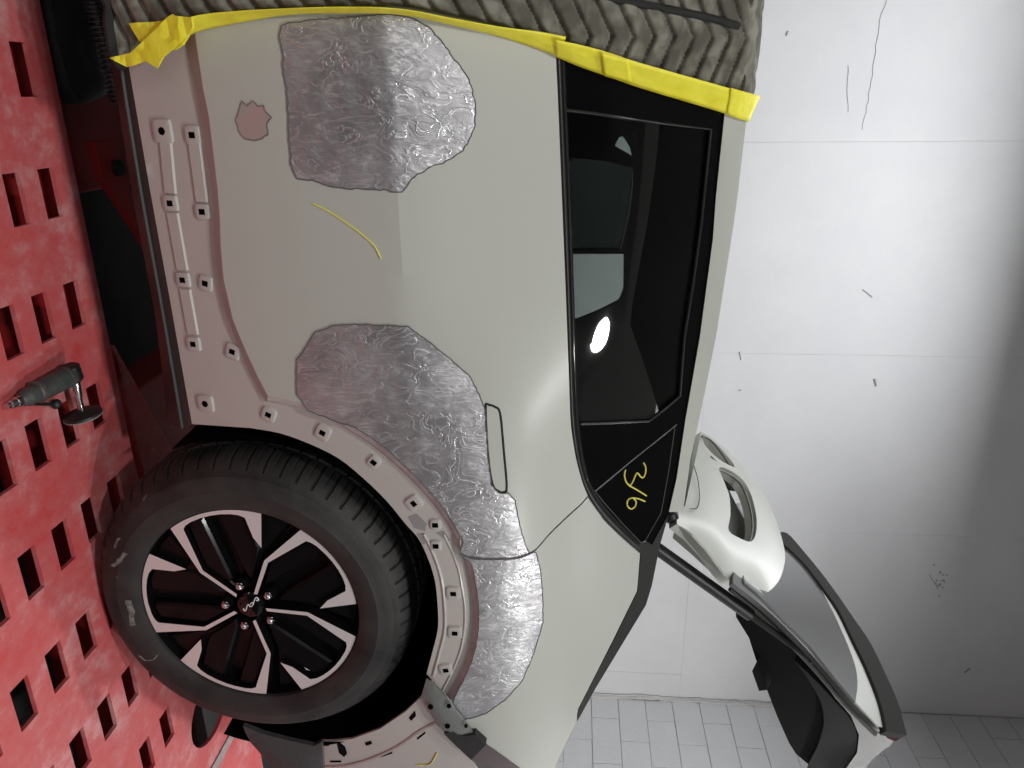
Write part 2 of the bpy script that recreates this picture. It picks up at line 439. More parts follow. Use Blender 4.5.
# painted blocks of the side wall
bme = {}
def block(y0, y1, z0):
    w = round(y1-y0, 3)
    if w not in bme:
        bm = bmesh.new(); add_box(bm, (0, 0, 0), (.02, w-.004, .191), .002); bmesh.ops.recalc_face_normals(bm, faces=bm.faces)
        me = bpy.data.meshes.new('block'); bm.to_mesh(me); bm.free(); me.materials.append(blockm); bme[w] = me
    o = link(bme[w], 'block', wall_right); o.location = (WR+random.uniform(-.0025, .0025), y0+.002, z0+.002)
z = 1.462-.195*10; row = 0
while z < 4.6:
    y = WB-.002; first = .2 if row % 2 else .4
    while y > .9:
        w = first; first = .4
        block(y-w, y, z); y -= w
    z += .195; row += 1
def ribbon(name, pts, r, m, parent, jit=0):
    return tube(name, [Vector(p)+Vector((random.uniform(-jit, jit), 0, random.uniform(-jit, jit))) for p in pts], r, m, parent, 5)
def on_back(px, d=.001): return atY(px[0], px[1], WB-d)
# cracks, scuffs and the ragged plaster edge in the corner
for k, (pts, r) in enumerate([([(886, 0), (880, 20), (876, 45), (872, 75), (868, 100), (862, 130)], .002), ([(848, 65), (847, 90), (848, 112)], .002),
                              ([(863, 289), (872, 297)], .004), ([(740, 352), (741, 360)], .003), ([(875, 379), (876, 386)], .007), ([(738, 390), (741, 390)], .004), ([(930, 575), (938, 590)], .003), ([(965, 672), (970, 668)], .006), ([(787, 35), (788, 31)], .005)]):
    ribbon('crack', [on_back(p) for p in dense(pts, 6, False, .7)], r, crack_m, wall_back)
for _ in range(16):
    p = on_back((940+random.gauss(0, 6), 580+random.gauss(0, 6))); ribbon('paint_chip', [p, p+Vector((.008, 0, .006))], .005, crack_m, wall_back)
ragged = mat('flaking_plaster', (.66, .655, .645), .9, bump=.6, bscale=60)
cor = [(x, lerp(696, 706, (x-600)/178)+random.uniform(-.8, .8)) for x in range(585, 790, 6)]
ribbon('plaster_edge', [atY(x, y, WB-.006) for x, y in cor], [random.uniform(.006, .018) for _ in cor], ragged, wall_back)
ribbon('crack', [atY(x, y-3.2, WB-.004) for x, y in cor], .0035, crack_m, wall_back)
ribbon('crack', [atY(x, y+2.4, WB-.012) for x, y in cor], .0035, crack_m, wall_back)
ribbon('crack', [atY(x, lerp(714.5, 721.5, (x-905)/119), WB-.004) for x in range(905, 1040, 10)], .007, mat('corner_gap', (.05, .05, .05), .9), wall_back)

# ================================================================== FRAME RACK (red perforated deck)
rack = thing('frame_rack', (-.1, -.2, FLOOR), 'red perforated steel frame rack deck under the car wheel', 'frame rack')
def perforated(name, x0, x1, y0, y1, z, holes, thick, m, parent, circ=None):
    X = sorted({x0, x1} | {max(x0, min(x1, v)) for h in holes for v in h[:2]}); Y = sorted({y0, y1} | {max(y0, min(y1, v)) for h in holes for v in h[2:]})
    bm = bmesh.new(); vv = {}
    def V(i, j):
        if (i, j) not in vv: vv[(i, j)] = bm.verts.new((X[i], Y[j], z))
        return vv[(i, j)]
    for i in range(len(X)-1):
        for j in range(len(Y)-1):
            cx, cy = (X[i]+X[i+1])/2, (Y[j]+Y[j+1])/2
            if any(h[0] < cx < h[1] and h[2] < cy < h[3] for h in holes): continue
            bm.faces.new((V(i, j), V(i+1, j), V(i+1, j+1), V(i, j+1)))
    r = bmesh.ops.extrude_face_region(bm, geom=list(bm.faces))
    nv = [e for e in r['geom'] if isinstance(e, bmesh.types.BMVert)]
    bmesh.ops.translate(bm, verts=nv, vec=(0, 0, -thick))
    return bmobj(name, bm, m, parent, 30)
HX, HY = [-.423+.237*k for k in range(-9, 9)], [.149-.104*k for k in range(0, 9)]
hl = [(x-.05, x+.05, y-.0255, y+.0255) for x in HX for y in HY]
perforated('deck_plate', -2.5, 1.75, -.75, .018, 0.0, [h for h in hl if h[3] < .018], .010, red, rack)
perforated('deck_plate', -2.5, 1.75, .0185, .242, -.003, [h for h in hl if h[2] > .0185], .010, red, rack)
SPZ = Plane((0, 0, -.003), (1, 0, -.003), (0, 1, -.003))
q2 = lambda x, y: SPZ.to2d(Vector((x, y, -.003)))
panel('side_plate', [q2(*p) for p in ((.33, .2425), (1.75, .2425), (1.75, .62), (.33, .62))], SPZ, red, rack, .012, 0, raw2d=True, holes=[[q2(.668+.098*math.cos(k*math.pi/14), .366+.120*math.sin(k*math.pi/14)) for k in range(28)]] + [[q2(x+dx, y+dy) for dx, dy in ((-.05, -.0255), (.05, -.0255), (.05, .0255), (-.05, .0255))] for x, y in ((.975, .36), (1.21, .36), (1.45, .36))])
box('shade_backing', (.33, .245, -.20), (1.75, .62, -.19), mat('hole_shade_black', (.02, .008, .008), .9, spec=.1), rack)  # added backing, coloured near black as the shade inside the round hole
box('wear_strip', (.845, .25, -.003), (.878, .61, .0015), mat('worn_grey_steel', (.30, .24, .24), .6, col2=(.40, .34, .33), scale=40), rack)
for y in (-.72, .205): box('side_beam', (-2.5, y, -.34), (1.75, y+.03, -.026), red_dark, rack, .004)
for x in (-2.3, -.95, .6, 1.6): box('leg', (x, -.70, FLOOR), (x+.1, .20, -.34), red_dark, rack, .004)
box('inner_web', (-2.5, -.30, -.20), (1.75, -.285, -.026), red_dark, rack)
# cross beam, gusset and clamp between the wheel tracks
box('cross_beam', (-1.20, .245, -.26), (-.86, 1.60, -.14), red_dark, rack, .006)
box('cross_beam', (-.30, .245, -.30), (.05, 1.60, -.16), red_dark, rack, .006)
gz = Plane((0, 0, -.05), (1, 0, -.05), (0, 1, -.05))
panel('gusset', [(114, 345), (146, 480), (172, 448)], gz, red, rack, .02, 0)
gz2 = Plane((0, 0, -.09), (1, 0, -.09), (0, 1, -.09))
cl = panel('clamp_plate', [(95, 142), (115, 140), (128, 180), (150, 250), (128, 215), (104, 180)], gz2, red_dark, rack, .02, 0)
pc = atZ(118, 168, -.085); lathe_ = []
bm = bmesh.new(); bmesh.ops.create_cone(bm, cap_ends=True, segments=18, radius1=.022, radius2=.020, depth=.014, matrix=Matrix.Translation(pc)); bmobj('bolt', bm, satin_black, rack)
# things lying beneath the car's front
cov = panel('splash_cover', [(46, -20), (57, 40), (69, 88), (80, 104), (100, 98), (112, 90), (100, 45), (88, -20)], Plane((0, 0, .0), (1, 0, .0), (0, 1, .0)), mat('black_cover', (.018, .019, .020), .45, col2=(.03, .03, .031), scale=14), None, .035, .03,
            disp=lambda a, b, d: .012*noise.noise(Vector((a*14, b*14, 3)))+.012*min(1, d/.03))
tag(cov, 'black plastic splash cover lying beside the red deck below the blanket', 'cover')
hp = [atZ(*p, .075) for p in smooth([(80, -30), (92, 0), (102, 35), (111, 70), (119, 102)], 5)]
v, f = [], []; hpd = []
for a, b in zip(hp, hp[1:]):
    for k in range(8): hpd.append(a.lerp(b, k/8))
hose = tube('corrugated_hose', hpd, [.016+.004*(1 if (i//3) % 2 else -1) for i in range(len(hpd))], mat('hose_black', (.03, .031, .032), .4), None, 12, 30)
tag(hose, 'black corrugated hose running under the sill beneath the blanket', 'hose')

# ================================================================== THE CAR
car = thing('car', (-.5, .9, 0), 'grey crossover car with bare metal repair patches and open tailgate', 'car')
B0 = Body(0)
FL = Body(.018)
wc = (258., 600.)
RIDGE_L = [(180, -40), (185.7, 43), (193.5, 78), (199.4, 107), (205, 150), (210.8, 179), (213.5, 208), (213.7, 228), (215.7, 257), (219.6, 288), (229.4, 323), (241, 354), (254.8, 383.5), (266, 401)]
RIDGE_R = [(188, -40), (195.5, 37), (203, 88), (209, 117), (213, 150), (217.7, 189), (219.8, 218), (220.8, 247), (223.5, 279), (233, 320), (245, 349), (257.5, 376), (268.5, 397)]
ARCH_O = smooth([(267, 402), (285, 405), (306.6, 411), (328, 419), (351.6, 432.7), (375, 448), (398.4, 468), (418, 487.4), (433.6, 505), (447, 523.5), (458, 545), (466, 566), (470, 585.5), (472.8, 605), (472.6, 628), (468, 653), (459, 676), (448, 697)], 3)
ARCH_I = smooth([(250, 428), (279, 433), (308.6, 443.5), (338, 458), (363, 478), (386.7, 501), (406, 524.5), (418, 538), (427, 556), (434.7, 579.6), (437.6, 605), (438, 628), (432.7, 651), (426.5, 674)], 3)
def outset(pts, d):
    out = []
    for i, p in enumerate(pts):
        a, b = pts[max(0, i-1)], pts[min(len(pts)-1, i+1)]; t = Vector((b[0]-a[0], b[1]-a[1])).normalized(); n = Vector((t.y, -t.x))
        if n.dot(Vector((p[0]-wc[0], p[1]-wc[1]))) < 0: n = -n
        out.append((p[0]+n.x*d, p[1]+n.y*d))
    return out
ARCH_U = outset(ARCH_O, 6)
SEAM = smooth([(460, 552.5), (468, 556), (477.7, 557.5), (492, 558), (505, 558), (517, 556.5), (526, 554), (536, 548.4), (548, 534.7), (559.7, 523), (572, 511.5), (580, 504.4), (587.5, 496)], 3)
MOLD_O = smooth([(553, -40), (556, 57), (558, 100), (562, 200), (566, 300), (569, 380), (570.5, 420), (573, 441), (577.5, 465), (587, 494), (604.5, 519.6), (622, 537), (641, 553)], 4)
MOLD_I = smooth([(561, -40), (564, 57), (566, 110), (570, 200), (573.5, 300), (576, 380), (578, 420), (582, 453), (589, 480.5), (602.5, 504), (622, 525.5), (640, 543)], 4)
RAIL_L = [(738, -40), (724.4, 116.6), (716, 196.7), (713, 239), (700, 336.7), (685.5, 420), (676.7, 478.6), (669, 512)]
RAIL_R = [(760, -40), (746, 122.5), (737.5, 196.7), (734, 222), (716, 336.7), (699, 420), (690.5, 459), (683.5, 509)]
def closest_cut(pts, y0=None, y1=None):
    return [p for p in pts if (y0 is None or p[1] >= y0) and (y1 is None or p[1] <= y1)]

# --- rocker and arch flange
rocker_px = [(123, 15), (128, 62), (150, 190), (170, 300), (192, 424)] + ARCH_I + [(448, 697)] + ARCH_O[::-1] + RIDGE_L[::-1][1:-1] + [(181, 15)]
rocker = panel('rocker_panel', rocker_px, FL, primer, car, .004, .035, 7)
nR = 60
ra = [FL.hit(*p) for p in resample(RIDGE_L, nR)]; rb = [B0.hit(*p) for p in resample(RIDGE_R, nR)]
strip('pressed_step', ra, rb, primer, car)
k1 = 9
nA = len(ARCH_O)
fa = [FL.hit(*p) for p in ARCH_O]; fb = [B0.hit(*p) for p in ARCH_U]
fm_ = [a.lerp(b, .5)+Vector((0, -.004, 0)) for a, b in zip(fa, fb)]
for nm, lo, hi, m in (('arch_step', 0, 10, primer), ('arch_step', 9, nA, mat('sanded_step', (.40, .395, .40), .55, .3, col2=(.56, .555, .56), scale=30))):
    o = strip(nm, fa[lo:hi], fm_[lo:hi], m, car); o2 = strip(nm, fm_[lo:hi], fb[lo:hi], m, car)
ai = [FL.hit(*p) for p in ARCH_I]
strip('arch_hem', ai, [p+Vector((0, .035, 0)) for p in ai], primer, car)
# bright bead pressed along the flange
tube('flange_bead', [FL.hit(*p)+Vector((0, -.0005, 0)) for p in outset(ARCH_I, 7)[21:]], .0035, primer, rocker, 6)
tube('flange_bead', [FL.hit(*p)+Vector((0, -.0005, 0)) for p in outset(ARCH_O, -8)[28:]], .0025, primer, rocker, 6)
# clip pads with holes
def clip_pad(px, w, h, rnd=False, rot=0.0):
    c = FL.hit(*px); ca, sa = math.cos(rot), math.sin(rot)
    def P(a, b, d): x = c.x+a*ca-b*sa; z_ = c.z+a*sa+b*ca; return Vector((x, S(x, z_)+.018-d, z_))
    def ring(hw, hh, d, rr):
        out = []
        for sx, sz, a0 in ((1, 1, 0), (-1, 1, 90), (-1, -1, 180), (1, -1, 270)):
            for k in range(3):
                a = math.radians(a0+45*k); out.append(P(sx*(hw-rr)+rr*math.cos(a), sz*(hh-rr)+rr*math.sin(a), d))
        return out
    hw, hh = w/2, h/2; q = .0055
    rings = [ring(hw, hh, -.001, .007), ring(hw-.003, hh-.003, .0045, .006), ring(hw-.006, hh-.006, .0055, .005), ring(q if not rnd else .0075, q*1.15 if not rnd else .0075, .0055, .0008 if not rnd else .0074), ring(q if not rnd else .0075, q*1.15 if not rnd else .0075, .001, .0008 if not rnd else .0074)]
    v = [p for r_ in rings for p in r_]; f = []; fmm = []
    for i in range(len(rings)-1):
        for k in range(12): f.append((i*12+k, i*12+(k+1) % 12, (i+1)*12+(k+1) % 12, (i+1)*12+k)); fmm.append(1 if i == 3 else 0)
    f.append(tuple(range(48, 60))); fmm.append(1)
    o = mesh('clip_pad', v, f, [primer, void_black], rocker, 30, fmm)
    return o
for px, w, h, rnd, rot in [((163, 131), .046, .042, True, 0), ((193, 135), .038, .034, False, 0), ((171, 203), .034, .034, False, 0), ((203, 211.5), .034, .034, False, 0), ((183.5, 279.5), .034, .034, False, 0), ((206, 283), .034, .032, False, -.2),
                           ((194, 343.5), .034, .034, False, 0), ((233, 351), .036, .034, False, -.3), ((206, 403), .040, .040, True, 0), ((269, 414), .034, .034, False, -.4), ((323, 432), .036, .034, False, -.5), ((374, 461.5), .030, .028, False, -.7),
                           ((414, 502.5), .036, .034, False, -.9), ((435.5, 524), .028, .026, False, 0), ((436, 545), .028, .026, False, 0), ((453.5, 592.5), .036, .034, False, 0), ((455, 632), .036, .034, False, 0), ((446, 669), .034, .032, False, .2)]:
    clip_pad(px, w, h, rnd, rot)
def rib(p0, p1, w):
    a, b = FL.hit(*p0), FL.hit(*p1); n = 8; d = (b-a).normalized(); s = Vector((-d.z, 0, d.x))*(w/2)
    v, f = [], []
    for i in range(n+1):
        c = a.lerp(b, i/n)
        for k, (t, h) in enumerate(((-1, -.0008), (-.72, .0035), (.72, .0035), (1, -.0008))):
            q = c+s*t; v.append(Vector((q.x, S(q.x, q.z)+.018-h, q.z)))
    for i in range(n):
        for k in range(3): f.append((i*4+k, i*4+k+1, i*4+5+k, i*4+4+k))
    o = mesh('stamped_rib', v, f, primer, rocker, 25)
    if o.data.polygons[0].normal.y > 0: o.data.flip_normals()
for p0, p1 in (((165.5, 142), (170.5, 193)), ((194.5, 144), (202, 202)), ((172.5, 213), (182.5, 270)), ((185, 289), (193, 334))): rib(p0, p1, .030)
# bare spots on the flange
for o_ in ([(408, 517), (417, 514), (427, 524), (425, 531), (414, 528)], [(417, 534), (424, 533), (428, 541), (423, 545)], [(436, 533), (444, 531), (451, 540), (448, 542)]):
    panel('primer_spot', o_, Body(.0172), mat('grey_primer', (.27, .26, .265), .6), rocker, .0008, 0, 3)

# --- black sill edge
SR = [(123, 15), (128, 62), (150, 190), (170, 300), (192, 425)]
SM = [(117, 30), (126, 95), (143, 200), (163, 310), (183, 427.5)]; SL = [(104, 20), (117, 100), (135, 210), (155, 315), (169, 425)]
n = 30
s0 = [FL.hit(*p) for p in resample(SR, n)]; s1 = [Body(.022).hit(*p) for p in resample(SM, n)]; s2 = [atY(*p, .09) for p in resample(SL, n)]
sill = strip('sill_edge', s0, s1, mat('sill_grey', (.03, .034, .033), .4), car, (0, .02, 0))
strip('sill_lip', s1, s2, satin_black, sill, (0, .015, .01))
tube('drip_bead', [p+Vector((0, -.002, 0)) for p in s1], .004, mat('sill_bead', (.045, .05, .05), .4), sill, 6)

# --- rear door
HANDLE = smooth([(485.5, 407.5), (489, 405), (495, 407), (500, 413.5), (503.5, 449), (506.6, 486), (504.2, 491.8), (499, 491.4), (492.5, 484), (488, 455)], 3, True)
door_px = RIDGE_R + [p for p in ARCH_U if p[1] < 549 and p[0] < 462] + SEAM + [p for p in MOLD_O if p[1] < 492][::-1]
door = panel('rear_door', door_px, B0, paint, car, .02, .026, 6, holes=[HANDLE], ang=12)
def inset(loop, d):
    cx = sum(p[0] for p in loop)/len(loop); cy = sum(p[1] for p in loop)/len(loop); out = []; n = len(loop)
    for i, p in enumerate(loop):
        a, b = loop[i-1], loop[(i+1) % n]; t = Vector((b[0]-a[0], b[1]-a[1])).normalized(); nn = Vector((t.y, -t.x))
        if nn.dot(Vector((p[0]-cx, p[1]-cy))) < 0: nn = -nn
        out.append((p[0]-nn.x*d, p[1]-nn.y*d))
    return out
panel('door_handle', inset(HANDLE, 1.1), Body(-.001), paint, door, .015, .02, 3)
tube('handle_gap_shade', [Body(.001).hit(*p) for p in HANDLE+HANDLE[:1]], .0031, seam_shade, door, 6)  # dark line drawn as the shade in the gap round the handle

# --- quarter panel
QSEAM = [(p[0]+.2, p[1]+1.7) for p in SEAM]
quarter_px = QSEAM + [(589, 500), (604, 521), (622, 538.5), (640, 554), (637, 591), (613, 640), (578, 709), (576, 722), (565, 745), (551, 775), (534, 815), (526, 850), (516, 838), (506, 780), (486, 750), (458, 713), (451, 700)] + [p for p in ARCH_U if p[1] > 557][::-1]
quarter = panel('quarter_panel', quarter_px, B0, paint, car, .02, .026, 6, ang=12)
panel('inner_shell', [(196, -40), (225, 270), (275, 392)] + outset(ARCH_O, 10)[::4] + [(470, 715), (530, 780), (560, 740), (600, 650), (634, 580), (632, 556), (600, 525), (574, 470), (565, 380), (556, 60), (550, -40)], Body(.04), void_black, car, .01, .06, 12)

# --- bare metal repairs
EDGE = (feather, .0011)
P1 = [(281.5, 24.6), (315.7, 19), (345.8, 17.8), (384, 14), (408.7, 17), (427.8, 26.5), (444, 43.8), (455, 60), (468.8, 79.3), (475.7, 104), (475.7, 125.8), (463.4, 150.4), (449.7, 160), (430.6, 166.8), (411.4, 179), (401.8, 192.8), (384, 190), (356.7, 188.7), (334.8, 188), (313, 180.5), (296.6, 177.7), (291.6, 164), (288.4, 131), (288, 95.7), (284, 73.8), (283, 54.7), (278.8, 35.5)]
def lump(a, b, d): return .0012*noise.noise(Vector((a*40, b*40, 0)))*min(1, d/.02) + .0009*noise.noise(Vector((a*95, b*60, 5)))*min(1, d/.02)
panel('bare_metal_patch', dense(P1, 4, True, .9), Body(-.0016), bare, door, .0016, .011, 4, edge=EDGE, ang=50, disp=lump)
P2 = [(485, 410), (487.5, 450), (491.5, 485), (499, 493.5), (508, 493), (515, 500.6), (517, 512), (519.6, 525), (525.5, 544.5)]
dseam = [p for p in SEAM if p[0] < 531]
P2d = [(316, 331.5), (336, 325), (364.5, 324.4), (407.5, 326.4), (430.5, 343), (453.4, 361.6), (470.6, 377.4), (481, 398)] + P2 + dseam[::-1] + [p for p in ARCH_U if 427 < p[1] < 548][::-1] + [(308, 411), (303, 403), (297, 394.6), (297, 374.5), (297, 360), (307, 345.8)]
panel('bare_metal_patch', dense(P2d, 4, True, .55), Body(-.0016), bare, door, .0016, .011, 4, edge=EDGE, ang=50, disp=lump)
qs = [p for p in QSEAM if p[0] < 533]
P2q = qs + [(536, 552.5), (541, 573.8), (543, 597), (543, 622), (534, 653), (522.6, 680.5), (505, 700), (485.5, 713.7), (464, 720), (458, 712), (453, 702)] + [p for p in ARCH_U if 560 < p[1] < 696][::-1]
panel('bare_metal_patch', dense(P2q, 4, True, .4), Body(-.0016), bare, quarter, .0016, .011, 4, edge=EDGE, ang=50, disp=lump)
panel('sanded_spot', dense([(241.9, 101), (247, 106), (252.8, 101), (258, 106), (263.8, 105), (266, 112), (272, 117.6), (267, 124), (267.9, 134), (262, 139), (255.5, 141), (244.6, 138.5), (239, 131), (236.4, 119), (240, 112)], 4, True, .7), Body(-.001), pinkmat, door, .001, .02, 3, edge=(mat('spot_edge', (.22, .17, .17), .6), .0011))
# yellow crayon marks
def crayon(name, pts, parent, off=-.0015, r=.0016):
    return tube(name, [Body(off).hit(*p) for p in smooth(pts, 4)], r, yellow_pen, parent, 6)
crayon('crayon_mark', [(313, 203.5), (328, 211), (348, 224), (365, 237), (375, 247), (381, 259)], door)
def g8(l): return [(540+x/5.12, 420+y/5.12) for x, y in l]

# --- side window, surround, mouldings
surround_o = [p for p in MOLD_I] + [(645, 545), (652, 545), (661, 529), (669, 513.5)] + RAIL_L[::-1][1:]
surround_o = [(p[0]-3 if i < len(MOLD_I) else p[0], p[1]) for i, p in enumerate(surround_o)]
GL = [(566.5, 110), (595, 113.5), (622, 118), (667, 123.5), (711, 129.5), (704, 197), (701.5, 222), (693, 285), (684.5, 337), (680, 396), (665, 409), (649, 421), (610, 423), (579.5, 424)] + [p for p in MOLD_I if 112 < p[1] < 420][::-1]
GL = [(p[0]+1.0 if p[1] > 112 and p[0] < 580 else p[0], p[1]) for p in GL]
surround = panel('window_surround', surround_o, Body(.006), gloss_black, car, .012, .04, 7, holes=[GL])
near_glass = glass('privacy_glass', (.74, .765, .755))
panel('door_glass', GL, Body(.012), near_glass, surround, .004, .06, 8)
tube('glass_run', [Body(.0055).hit(*p) for p in GL[:14]], .0028, satin_black, surround, 6)
n = 60
def mould(name, A, B, bulge, off, m, parent):
    a = resample(A, n); b = resample(B, n); prev = None; v, f = [], []; K = 7
    for i in range(n):
        pa, pb = Body(off).hit(*a[i]), Body(off).hit(*b[i])
        for k in range(K):
            t = k/(K-1); v.append(pa.lerp(pb, t)+Vector((0, -bulge*math.sin(math.pi*t)**.7, 0)))
    for i in range(n-1):
        for k in range(K-1): f.append((i*K+k, i*K+k+1, (i+1)*K+k+1, (i+1)*K+k))
    o = mesh(name, v, f, m, parent, 50)
    if o.data.polygons[5].normal.y > 0: o.data.flip_normals()
    return o
mould('belt_moulding', MOLD_O, [(p[0]-2.2, p[1]-.5) for p in MOLD_I], .004, .002, satin_black, surround)
mould('moulding_bead', [(p[0]-2.8, p[1]-.5) for p in MOLD_I], [(p[0]+1, p[1]+.3) for p in MOLD_I], .006, .004, mat('bead_black', (.02, .02, .021), .12, coat=1, coatr=.02), surround)
QG = [(675, 426), (669, 469), (661, 513), (645, 541), (641, 542.5), (623, 524), (604, 502.5), (595.5, 491.5), (634, 459)]
qg = panel('quarter_glass', QG, Body(.0035), gloss_black, car, .004, .04, 6, edge=(mat('glass_edge', (.10, .105, .10), .3), .0009))
tube('glass_gap', [Body(.004).hit(*p) for p in [(676.7, 424.5), (636, 457), (594.5, 491.3)]], .0013, mat('gap_grey', (.13, .13, .125), .5), surround, 5)
for pts in (g8([(438, 255), (432, 280), (440, 315), (460, 335), (475, 315), (490, 280), (500, 272), (515, 290), (528, 295), (540, 270), (540, 240), (530, 218)]), g8([(455, 335), (500, 360), (545, 388)]), g8([(538, 417), (500, 402), (465, 400), (447, 415), (448, 440), (465, 455), (485, 445), (492, 420), (480, 402)])):
    crayon('crayon_writing', pts, qg, .002, .0017)
panel('pillar_trim', [(638.5, 551.5), (637, 544), (644, 540), (652, 545), (660, 530), (669, 514), (660, 545), (652, 585), (646, 605), (595.5, 688.5), (577, 722), (577, 712), (614, 640), (638, 591)], Body(.004), grey_trim, car, .015, .03, 6)
# top rail and roof
rail = panel('roof_side_rail', RAIL_L + [(676.5, 512)] + RAIL_R[::-1], B0, paint, car, .012, .03, 7)
edge3 = [B0.hit(*p) for p in resample(RAIL_R, 16)]
ex0 = edge3[0]; edge3 = [Vector((-2.3, ex0.y, ex0.z)), Vector((-1.7, ex0.y, ex0.z))]+edge3
def roof_sheet(name, dz, m, parent):
    K = 14; v, f = [], []
    for e in edge3:
        for k in range(K+1):
            t = k/K; v.append(Vector((e.x+.10*4*t*(1-t)*(1 if e.x > -1.6 else 0)*sst(-1.2, -.2, e.x), e.y+(1.8-2*e.y)*t, e.z+.055*4*t*(1-t)+dz)))
    for i in range(len(edge3)-1):
        for k in range(K): f.append((i*(K+1)+k, i*(K+1)+k+1, (i+1)*(K+1)+k+1, (i+1)*(K+1)+k))
    o = mesh(name, v, f, m, parent)
    if o.data.polygons[0].normal.z < 0: o.data.flip_normals()
    return o
roof_sheet('roof', 0, paint, car); roof_sheet('headliner', -.025, cabin_dark, car)
# far side with its windows, seen through the near glass
FS = Plane((0, 1.72, 0), (1, 1.72, 0), (0, 1.72, 1))
hC = [(560, 254), (624, 254), (623.5, 290), (619, 301), (597, 312), (572, 322), (560, 328)]
hB = [(560, 157), (606, 161), (631, 168), (630.5, 200), (626, 225), (618.5, 249), (560, 249)]
hT = [(615, 146), (619, 137), (623, 136.5), (630, 147), (632, 156)]
T2 = lambda l: [FS.to2d(FS.hit(*p)) for p in l]
fo = [FS.to2d(Vector(p)) for p in ((-2.3, 1.72, .28), (.72, 1.72, .28), (.95, 1.72, .95), (.90, 1.72, 1.40), (.0, 1.72, 1.46), (-2.3, 1.72, 1.46))]
far = panel('far_side', fo, FS, cabin_dark, car, .03, 0, raw2d=True, holes=[T2(h) for h in (hC, hB, hT)])
panel('far_window', hC, FS.shifted(.01), glass('far_glass_clear', (.76, .80, .785)), far, .004, 0, 9)
panel('far_window', hB, FS.shifted(.01), glass('far_glass_dark', (.19, .215, .205)), far, .004, 0, 9)
panel('far_window', hT, FS.shifted(.01), MATS['far_glass_clear'], far, .004, 0, 9)
tube('far_pillar_bead', [FS.shifted(-.01).hit(*p) for p in [(631.5, 168), (632, 185), (628, 215), (620, 249)]], .004, mat('dim_bead', (.10, .11, .105), .3), far, 6)
# cabin floor, rear bulkhead and lower structure
box('floor_pan', (-2.3, .10, .24), (-.52, 1.70, .34), mat_black, car, .01)
box('seat_base', (-1.0, .14, .34), (-.35, 1.60, .95), void_black, car, .05)
box('wheel_tub', (-.35, .52, .30), (.45, 1.68, .92), void_black, car, .03)
qe = [B0.hit(*p) for p in [(641, 555), (637, 592), (613, 641), (578, 710), (565, 745), (551, 775)]]
strip('rear_return', qe, [p+Vector((.03, .18, -.01)) for p in qe], mat_black, car, (0, .01, 0))

# --- wheel well, bumper, brackets
lathe('wheel_arch_liner', [(.425, .03), (.43, .2), (.43, .5), (.0, .5)], 64, 0, void_black, car, 30, math.radians(-22), math.radians(202), (0.02, .385))
bump_px = [(321.5, 741), (335, 741), (352, 739), (380, 729), (405, 712), (421, 697), (437, 724), (449, 738), (471, 760), (488, 785), (503, 845), (480, 870), (350, 870), (328, 800)]
bumper = panel('rear_bumper', bump_px, Body(.012), primer, car, .006, .03, 6)
for l in ([(337, 744), (340, 743), (345, 747), (347, 754), (344, 757), (339, 753)], [(324, 744), (329, 744), (329, 746), (324, 746)], [(365, 743), (371, 741), (372, 744), (366, 746)], [(330, 761), (341, 761), (341, 762.5), (330, 762.5)], [(380, 756), (392, 752), (392.5, 753.5), (380.5, 757.5)], [(409, 718), (415, 711), (416, 716), (411, 721)], [(417, 738.5), (425, 732), (425.5, 733.5), (417.5, 740)]):
    panel('mounting_slot', l, Body(.0105), void_black, bumper, .001, 0, 4)
tube('bumper_step', [Body(.012).hit(*p) for p in smooth([(322, 766), (345, 765), (372, 758), (400, 745), (420, 731), (437, 722)], 4)], .005, primer, bumper, 6)
crayon('crayon_mark', [(416, 765), (430, 764), (437, 753)], bumper, .010)
brk = panel('corner_bracket', [(426, 680), (433, 684), (443, 694), (448, 702), (458, 714), (468, 726), (475, 736), (460, 738), (448, 736), (437, 725), (421, 697)], Body(-.012), bracket_m, car, .006, .02, 4, disp=lambda a, b, d: .008*math.sin(min(1, d/.02)*math.pi/2))
panel('bracket_block', [(444, 734), (452, 731), (462, 736), (475, 735), (486, 745), (471, 760), (457, 747)], Body(-.020), mat_black, brk, .03, .02, 4)
for p, r_ in (((430.5, 707), .006), ((447.5, 726), .006), ((449, 706), .005), ((466, 726), .004)):
    q = Body(-.0215).hit(*p); bm = bmesh.new(); bmesh.ops.create_cone(bm, cap_ends=True, segments=14, radius1=r_, radius2=r_, depth=.004, matrix=Matrix.Translation(q) @ Matrix.Rotation(math.pi/2, 4, 'X')); bmobj('bolt_hole', bm, void_black, brk)
panel('bracket_tail', [(471, 760), (486, 745), (503, 757), (524, 772), (505, 778), (490, 768)], Body(-.004), mat('tail_grey', (.10, .075, .08), .5), brk, .01, .02, 5)
panel('mud_flap', [(243, 726), (263, 734), (286, 740), (313.7, 746), (321.6, 742), (325.5, 790), (284, 790), (267, 761), (251, 743), (245, 732)], Plane((0, .012, 0), (1, .012, 0), (0, .03, 1)), mat('flap_grey', (.05, .05, .052), .6, bump=.2, bscale=120), car, .012, .03, 5, disp=lambda a, b, d: .012*min(1, d/.03))

